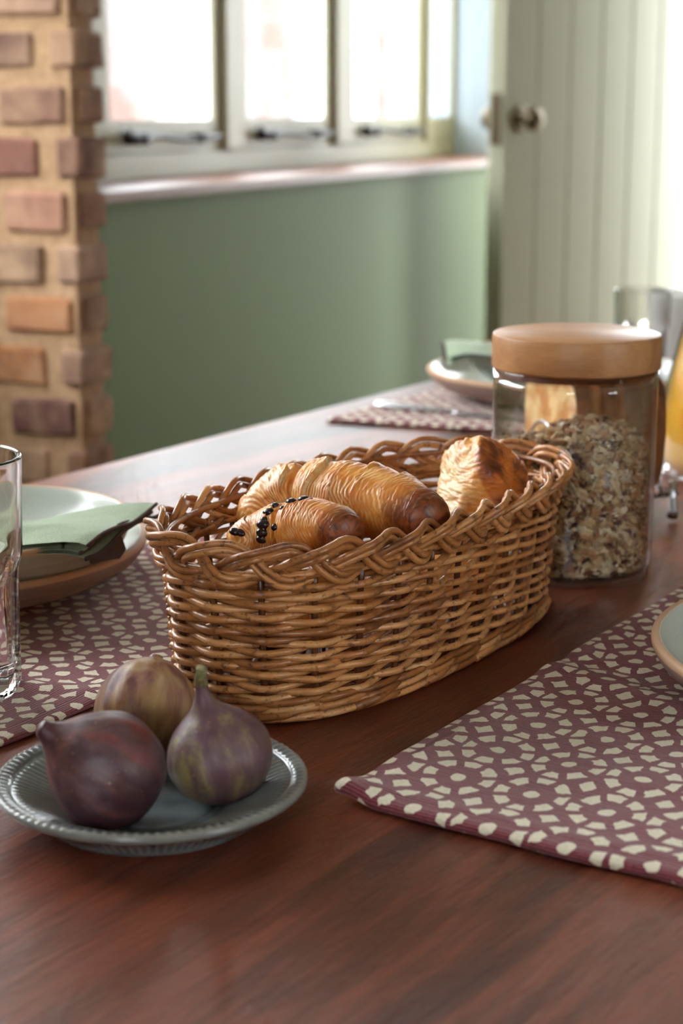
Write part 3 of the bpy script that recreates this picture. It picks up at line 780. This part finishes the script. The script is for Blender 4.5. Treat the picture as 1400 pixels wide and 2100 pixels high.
def _stem():
    t = NT('green_brown_stem'); nz = t.noise(t.co(), 300, 4)
    return t.fin(t.ramp(nz, [(.35, lin(92, 74, 44)), (.6, lin(134, 128, 84))]), .7, t.bump(nz, .5, .001))
m_stem = _stem()
FP1 = [(0, -.92), (.22, -.95), (.55, -.86), (.84, -.58), (.99, -.18), (.98, .16), (.84, .50), (.62, .78), (.40, .98), (.25, 1.14), (.17, 1.28), (.14, 1.36), (.06, 1.40), (0, 1.40)]
FP2 = [(0, -.88), (.25, -.90), (.58, -.80), (.86, -.52), (1.0, -.12), (.97, .20), (.80, .50), (.55, .74), (.33, .92), (.20, 1.10), (.135, 1.28), (.11, 1.44), (.06, 1.47), (0, 1.47)]
FP3 = [(0, -.94), (.2, -.96), (.55, -.86), (.86, -.56), (1.0, -.15), (.98, .22), (.84, .54), (.62, .80), (.36, .97), (.16, 1.05), (.10, 1.12), (0, 1.13)]
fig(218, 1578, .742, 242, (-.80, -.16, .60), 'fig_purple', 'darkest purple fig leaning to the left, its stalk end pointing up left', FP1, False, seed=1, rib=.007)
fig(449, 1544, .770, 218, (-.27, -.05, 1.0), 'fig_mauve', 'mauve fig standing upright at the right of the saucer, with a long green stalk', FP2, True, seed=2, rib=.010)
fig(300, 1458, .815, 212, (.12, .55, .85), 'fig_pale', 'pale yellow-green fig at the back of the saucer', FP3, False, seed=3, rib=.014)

# ------------------------------------------------------------------ stoneware
def plate(c, label):
    pr = [(0, .0085), (.06, .0085), (.092, .0088), (.108, .0105), (.122, .0160), (.131, .0235), (.1368, .0288), (.1392, .0302), (.1415, .0298), (.1425, .0278), (.1415, .0240), (.137, .0175), (.129, .0110), (.116, .0062), (.104, .0035), (.0955, .0008), (.092, 0), (.088, .001), (.085, .0035), (0, .0035)]
    o = mk('dinner_plate', lathe(smoothprof(pr, 3), 120), 'plate', None, True, Vector((c.x, c.y, TOP+.0062)))
    return tag(o, label, 'plate')
def bowl(c, z, label):
    pr = [(0, .006), (.04, .0062), (.06, .009), (.078, .0155), (.090, .0260), (.0960, .0375), (.0978, .0402), (.0995, .0405), (.1003, .0385), (.0985, .0320), (.092, .0200), (.080, .0100), (.062, .0030), (.052, .0005), (.048, 0), (.045, .0012), (0, .0012)]
    o = mk('bowl', lathe(smoothprof(pr, 3), 110), 'bowlm', None, True, Vector((c.x, c.y, z)))
    return tag(o, label, 'bowl')
pL = PZ(-154, 1118, 1.129); plate(pL, 'stoneware dinner plate on the left placemat, under the bowl')
bL = PZ(-60, 1093, 1.098); bowl(bL, TOP+.0150, 'pale stoneware bowl on the left plate, holding a green napkin')
pF = PZ(1150, 765, 1.869); plate(pF, 'stoneware dinner plate on the far placemat, behind the jar')
bowl(pF+Vector((.0, .0, 0)), TOP+.0150, 'pale stoneware bowl on the far plate, behind the jar lid')
pR = PZ(1912, 1345, .90); plate(pR, 'stoneware dinner plate cut off at the right edge, on the near placemat')

def napkin(c, ex, ey, lx, ly, label, layers=4, droop=.02, sag=.012, seed=1, flap=False):
    """folded cloth: layers of linen stacked, the free end hanging a little; c = middle of the free end"""
    root = tag(empty('napkin', c), label, 'napkin')
    nx, ny = 44, 26; th = .0012
    for l in range(layers):
        V, Fc = [], []; zl = l*(th+.0003)
        inset = [.0, .004, .001, .0][l % 4]; dr = droop*(1 if l else 1.6)
        for side in (0, 1):
            for j in range(ny+1):
                for i in range(nx+1):
                    s = i/nx; t = j/ny-.5
                    x = inset + s*(lx-inset); y = t*(ly - .002*l)
                    z = zl - sag*sst(0, .5, s)*(1-.35*cos(t*6)) - dr*exp(-x/.016)*(.25+.75*sst(-.5, .45, -t)) + .0022*sin(y*70+l*.8+seed)*exp(-x/.06) + .0012*fbm((x*30, y*30, seed), 1, 3) + .0025*exp(-((y+.012)/.010)**2)*sst(0, .3, s)
                    edge = min(x-inset, ly/2-abs(y)); r = sqrt(max(0, 1-(1-min(1, max(0, edge)/.0011))**2))
                    z += (th*.5*r if side == 0 else -th*.5*r)
                    V.append(ex*x + ey*y + Vector((0, 0, z)))
        m = (nx+1)*(ny+1)
        for j in range(ny):
            for i in range(nx):
                a = j*(nx+1)+i; Fc.append((a, a+1, a+nx+2, a+nx+1)); Fc.append((m+a+nx+1, m+a+nx+2, m+a+1, m+a))
        if ex.cross(ey).z < 0: Fc = [tuple(reversed(q)) for q in Fc]
        o = mk('fold', (V, Fc), 'napkin', root)
        # dark hem along the free end
        hp = []
        for j in range(ny+1):
            hp.append(V[j*(nx+1)] + ex*(-.0006))
        if l in (0, 1, 3): mk('hem', tube(hp, .0012 if l else .0015, 6), 'hem', root)
    if flap:      # inner corner hanging below the fold, its dark brown painting the shade there
        V, Fc = [], []
        for side in (0, 1):
            for j in range(11):
                for i in range(9):
                    t = j/10; q = i/8; V.append(ex*(.010 - .004*q + .0014*side) + ey*(-.030 + .046*t + .010*q*sin(t*3)) + Vector((0, 0, -.001 - (.020 - .010*abs(t-.6))*q)))
        for j in range(10):
            for i in range(8): a = j*9+i; Fc.append((a, a+1, a+10, a+9)); Fc.append((99+a+9, 99+a+10, 99+a+1, 99+a))
        mk('fold', (V, Fc), 'hem', root)
    return root
nL = P(252, 1084, TOP+.0572)
napkin(nL, vdir(-.97, .16), vdir(.30, .95), .20, .105, 'sage green napkin with dark hem folded over the left bowl', droop=.003, layers=4, flap=True)
nF = P(912, 712, TOP+.060)
napkin(nF, vdir(1, .05), vdir(.0, 1), .22, .10, 'sage green napkin on the far bowl, half hidden by the jar lid', droop=.010, seed=5, layers=4)

# cutlery on the far mat
def knife():
    a = P(768, 829, TOP+.008); b = P(1075, 858, TOP+.008); d = (b-a).normalized()
    root = tag(empty('butter_knife', Vector((a.x, a.y, a.z))), 'steel table knife on the far placemat, its rounded handle end shining', 'knife')
    sd = d.cross(Vector((0, 0, 1)))
    h = tube([d*x for x in (0, .003, .012, .04, .075, .09)], [.0030, .0048, .0055, .0048, .0038, .003], 12, flat=.75)
    mk('handle', h, 'steel', root)
    V = []; n = 14
    for i in range(n+1):
        t = i/n; w = .0085*(1-t**4)+.0006; x = .088+t*.11
        for (y, z) in ((-w, 0), (-w*.1, .0009), (w, 0), (-w*.1, -.0009)): V.append(d*x+sd*y+Vector((0, 0, z)))
    Fc = [(0, 1, 2, 3), (4*n+3, 4*n+2, 4*n+1, 4*n)]
    for i in range(n):
        for k in range(4): Fc.append((4*i+k, 4*(i+1)+k, 4*(i+1)+(k+1) % 4, 4*i+(k+1) % 4))
    mk('blade', (V, Fc), 'steel', root)
knife()

# ------------------------------------------------------------------ drinking glasses
def tumbler(c, sc, label, n=192):
    fac = 8
    outer = [(.030, 0), (.0345, .0004), (.0360, .0025), (.0362, .010), (.0365, .030), (.0370, .055), (.0375, .064), (.0385, .068), (.0395, .072), (.0396, .078), (.0400, .095), (.0406, .115), (.0410, .1235), (.0408, .1246), (.0400, .1250)]
    inner = [(.0392, .1246), (.0389, .1235), (.0383, .110), (.0374, .090), (.0366, .078), (.0355, .070), (.0335, .060), (.0315, .040), (.0300, .020), (.0280, .0145), (.020, .0115), (0, .0110)]
    pr = [(0, .0018), (.022, .0018), (.028, .0008)] + outer + inner
    pr2 = smoothprof(pr, 3)
    no = (3+len(outer)-1)*3
    def mod(i, r, z, a):
        if i < no and z < .0775:
            q = ((a*fac/(2*pi)) % 1)-.5
            # flat facets with soft corners, rounded off at their heads
            k = sst(.0775, .066, z)*sst(.0, .004, z+.0015)
            flatr = r*cos(pi/fac)/cos(q*2*pi/fac)
            groove = .0007*exp(-((abs(q)-.5)/.06)**2)
            return r + (min(flatr*1.035, r*1.01)-r-groove*0)*k, z
        if i >= no and z < .066 and z > .013:
            q = ((a*fac/(2*pi)) % 1)-.5
            return r*(1+.02*cos(q*2*pi)), z
        return r, z
    V, Fc = lathe(pr2, n, mod)
    V = [v*sc for v in V]
    o = mk('drinking_glass', (V, Fc), 'glass', None, True, Vector((c.x, c.y, TOP+.0065)))
    return tag(o, label, 'glass')
gL = PZ(-98, 1420, .921); tumbler(gL, 1.0, 'tall faceted clear tumbler at the left edge, on the left placemat')
gF = PZ(1312, 760, 2.057); g2 = tumbler(gF, .80, 'clear tumbler standing behind the jar lid near the doorway', 96); g2.location.z = TOP

# white cup behind
cf = PZ(1392, 700, 2.12)
pr = [(0, .004), (.018, .005), (.028, .014), (.033, .035), (.036, .062), (.0375, .0632), (.0385, .062), (.036, .033), (.031, .012), (.022, .003), (.021, 0), (0, 0)]
cup = tag(empty('cup', Vector((cf.x, cf.y, TOP+.0))), 'small white china cup between the far tumbler and the orange juice', 'cup')
mk('bowl_of_cup', lathe(smoothprof([(r*1.0, z*1.4) for r, z in pr], 3), 48), 'china', cup)
hd = vdir(.6, .8); mk('handle', tube([hd*(.034+.018*sin(a))+Vector((0, 0, .048+.022*cos(a))) for a in [pi*i/12 for i in range(13)]], .0032, 8), 'china', cup)

# ------------------------------------------------------------------ storage jar with granola
jc = PZ(1168, 1165, 1.191); jc.z = TOP+.0004
jar = tag(empty('storage_jar', jc), 'round glass storage jar with a bamboo lid, part filled with granola', 'jar')
pr = [(0, .0), (.046, .0), (.0505, .0010), (.0530, .0040), (.0542, .0085), (.0542, .118), (.0542, .1255), (.0536, .1285), (.0530, .1290), (.0524, .1285), (.0518, .1255), (.0515, .118), (.0515, .0095), (.0505, .0065), (.0475, .0045), (0, .004)]
mk('glass_body', lathe([(r, z+(.008 if z > .1 else 0)) for r, z in smoothprof(pr, 2)], 128), 'jarglass', jar)
pr = [(0, .1240), (.0480, .1240), (.0490, .1250), (.0492, .1292), (.0545, .1293), (.0553, .1300), (.0556, .1315), (.0556, .1495), (.0550, .1512), (.0535, .1520), (0, .1520)]
lid = mk('lid', lathe([(r, z+.008) for r, z in pr], 128), 'bamboo', jar)
for p in lid.data.polygons: p.use_smooth = True
try: lid.data.set_sharp_from_angle(angle=R(35))
except Exception: pass
OAT = [lin(214, 188, 146)[:3], lin(200, 164, 118)[:3], lin(228, 208, 172)[:3], lin(180, 132, 88)[:3], lin(150, 100, 66)[:3], lin(116, 74, 56)[:3], lin(238, 224, 198)[:3], lin(88, 54, 54)[:3]]
WT = [5, 5, 4, 4, 3, 2, 3, 1.2]
def granola():
    rnd = random.Random(5); V, Fc, C = [], [], []
    def level(x, y): return .0855 + .006*sin(x*60+1) + .004*cos(y*70) - .13*x*1 if False else .088 + .0035*sin(x*70+1)+.003*cos(y*80+2)
    def flake(p, nrm, s, col):
        q = Vector((0, 0, 1)).rotation_difference(nrm).to_matrix(); n = 7; b = len(V); asp = rnd.uniform(.6, 1)
        cup_ = rnd.uniform(-.25, .35)
        for k in range(n):
            a = 2*pi*k/n; rr = s*rnd.uniform(.8, 1.1); V.append(p + q @ Vector((cos(a)*rr, sin(a)*rr*asp, cup_*s*cos(2*a)))); C.append(tuple(min(1, c*.85) for c in col))
        V.append(p + q @ Vector((0, 0, s*.28))); C.append(col); V.append(p - q @ Vector((0, 0, s*.28))); C.append(tuple(c*.7 for c in col))
        for k in range(n):
            k2 = (k+1) % n; Fc.append((b+k, b+k2, b+n)); Fc.append((b+k2, b+k, b+n+1))
    for i in range(7200):
        a = rnd.uniform(0, 2*pi)
        if i < 5000: z = rnd.uniform(.006, .088); r = rnd.uniform(.0445, .0498)
        else: r = .0495*sqrt(rnd.random()); z = None
        x, y = r*cos(a), r*sin(a)
        top = level(x, y)
        if z is None: z = top + rnd.uniform(-.004, .003)
        elif z > top: z = top-rnd.uniform(0, .004)
        nr = Vector((rnd.gauss(0, 1), rnd.gauss(0, 1), rnd.gauss(0, 1))); nr = (nr.normalized() + (Vector((cos(a), sin(a), 0)) if i < 5000 else Vector((0, 0, 1)))*.7).normalized()
        s = rnd.uniform(.0021, .0049)
        r2 = min(r, .0508-s*.75); 
        flake(Vector((r2*cos(a), r2*sin(a), max(.0062, z))), nr, s, rnd.choices(OAT, WT)[0])
    o = mk('granola', (V, Fc), 'oats', None, False, jc, cols=C)
    tag(o, 'granola of oats and dried fruit heaped inside the glass jar', 'granola', kind='stuff')
    # core added to block light, its dark brown painting the shade between flakes
    V, Fc = lathe([(0, .006), (.045, .006), (.0458, .008), (.0458, .076), (.044, .080), (0, .081)], 40)
    f = mk('light_block_core', (V, Fc), 'oats', o, True, cols=[OAT[5]]*len(V))
granola()

# ------------------------------------------------------------------ toast rack and toast
nD = vdir(.955, .297); wD = vdir(.297, -.955)      # stacking direction; width of a slice toward the viewer
t0 = PZ(1178, 1030, 1.290); t0.z = TOP
rack = tag(empty('toast_rack', Vector((t0.x, t0.y, TOP))), 'silver wire toast rack behind the jar, holding upright slices', 'toast rack')
NSL, PT = 4, .0200
wid = .100
def rt(a, b, z): return nD*a - wD*b + Vector((0, 0, z))       # a along the stack, b away from the viewer
mk('rail', join(tube([rt(-.016, .016, .019), rt(NSL*PT+.012, .016, .019)], .0021, 10), tube([rt(-.016, wid-.016, .019), rt(NSL*PT+.012, wid-.016, .019)], .0021, 10),
    tube([rt(-.016, .016, .019), rt(-.016, wid-.016, .019)], .0021, 10), tube([rt(NSL*PT+.012, .016, .019), rt(NSL*PT+.012, wid-.016, .019)], .0021, 10)), 'steel', rack)
for k in range(NSL+1):
    a = k*PT - .004
    mk('divider', tube([rt(a, wid/2 - cos(q)*(wid/2-.012), .019 + .055*sin(q)) for q in [pi*i/16 for i in range(17)]], .0014, 8), 'steel', rack)
for a in (-.010, NSL*PT+.006):
    for b in (.012, wid-.012):
        mk('leg', tube([rt(a, b, .030), rt(a, b, .018), rt(a, b-.003, .008), rt(a, b-.001, .003)], [.0035, .0032, .0036, .0046], 10), 'steel', rack)
def toast(k):
    w, h, th = wid-.006, .094, .0135
    V, Fc, C = [], [], []; n = 64; ol = []
    for i in range(n):
        a = 2*pi*i/n; c, s = cos(a), sin(a)
        x = math.copysign(abs(c)**.55, c)*w/2; z = math.copysign(abs(s)**.6, s)*h/2
        if z > 0: x *= 1.03+.02*sin(k)
        ol.append((x*(1+.015*sin(3*a+k)), z*(1+.02*cos(2*a+k*2))))
    rings = [(1.0, 0), (.985, .0018), (.94, .0022), (.85, .0021), (.74, .0022), (.63, .0020), (.52, .0021), (.41, .0022), (.3, .0020), (.2, .0022), (.1, .0021)]
    CR, CB, CI = lin(132, 78, 38)[:3], lin(204, 138, 74)[:3], lin(238, 200, 142)[:3]
    seq = [(-1, s, o) for s, o in reversed(rings)] + [(0, 1.012, 0)] + [(1, s, o) for s, o in rings]
    for (sd, s, o) in seq:
        for i in range(n):
            x, z = ol[i]; y = 0 if sd == 0 else sd*(th/2 - (.0022-o))
            p = Vector((x*s, y + .0006*fbm((x*s*40, z*s*40, k+sd), 1, 3), z*s)); V.append(p)
            nz = fbm((x*s*60, z*s*60, k*3+sd), 1, 3)
            C.append(mixc(CR, lin(96, 52, 24)[:3], .4+nz+(.5 if z > h*.3 else -.3)) if s > .97 else mixc(CI, CB, .5+2.2*nz + (.4 if s > .9 else 0)))
    m = len(seq)
    for j in range(m-1):
        for i in range(n): i2 = (i+1) % n; Fc.append((j*n+i, j*n+i2, (j+1)*n+i2, (j+1)*n+i))
    V.append(Vector((0, -th/2, 0))); C.append(CI); V.append(Vector((0, th/2, 0))); C.append(CI)
    for i in range(n): i2 = (i+1) % n; Fc.append((i2, i, len(V)-2)); Fc.append(((m-1)*n+i, (m-1)*n+i2, len(V)-1))
    # local x -> width, y -> stack
    pos = Vector((t0.x, t0.y, TOP)) + rt(k*PT+.0072, wid/2, .0212+h/2)
    V = [(-wD)*v.x + nD*v.y + Vector((0, 0, v.z)) for v in V]
    o = mk('toast_slice', (V, Fc), 'toast', None, True, pos, cols=C)
    tag(o, ['first slice of toast in the rack, its pale face seen through the jar', 'second slice of toast from the left in the rack', 'third slice of toast from the left in the rack', 'last slice of toast in the rack, beside the orange juice'][k], 'toast', 'slices of toast in the rack')
for k in range(NSL): toast(k)

# ------------------------------------------------------------------ orange juice carafe
jx = PZ(1478, 1000, 1.50)
outer = [(.030, .0), (.050, .0008), (.0555, .006), (.0565, .020), (.0545, .045), (.0500, .075), (.0440, .103), (.0375, .130), (.0315, .155), (.0265, .180), (.0245, .200), (.0260, .222), (.0300, .240)]
carafe = tag(empty('carafe', Vector((jx.x, jx.y, TOP+.0003))), 'glass carafe of orange juice at the right edge behind the toast', 'carafe')
pr = [(0, .0)] + outer + [(r-.0022, z+.0002 if i == len(outer)-1 else z) for i, (r, z) in list(enumerate(outer))[::-1] if z > .004] + [(.045, .0045), (0, .004)]
mk('glass_body', lathe(smoothprof(pr, 2), 72), 'jarglass', carafe)
ji = [(0, .0048), (.044, .0050)] + [(r-.0026, z) for r, z in outer if .006 < z < .21] + [(0, .2002)]
j = mk('orange_juice', lathe(ji, 72), 'juice', None, True, Vector((jx.x, jx.y, TOP+.0003)))
tag(j, 'bright orange juice filling the carafe at the right edge', 'juice')
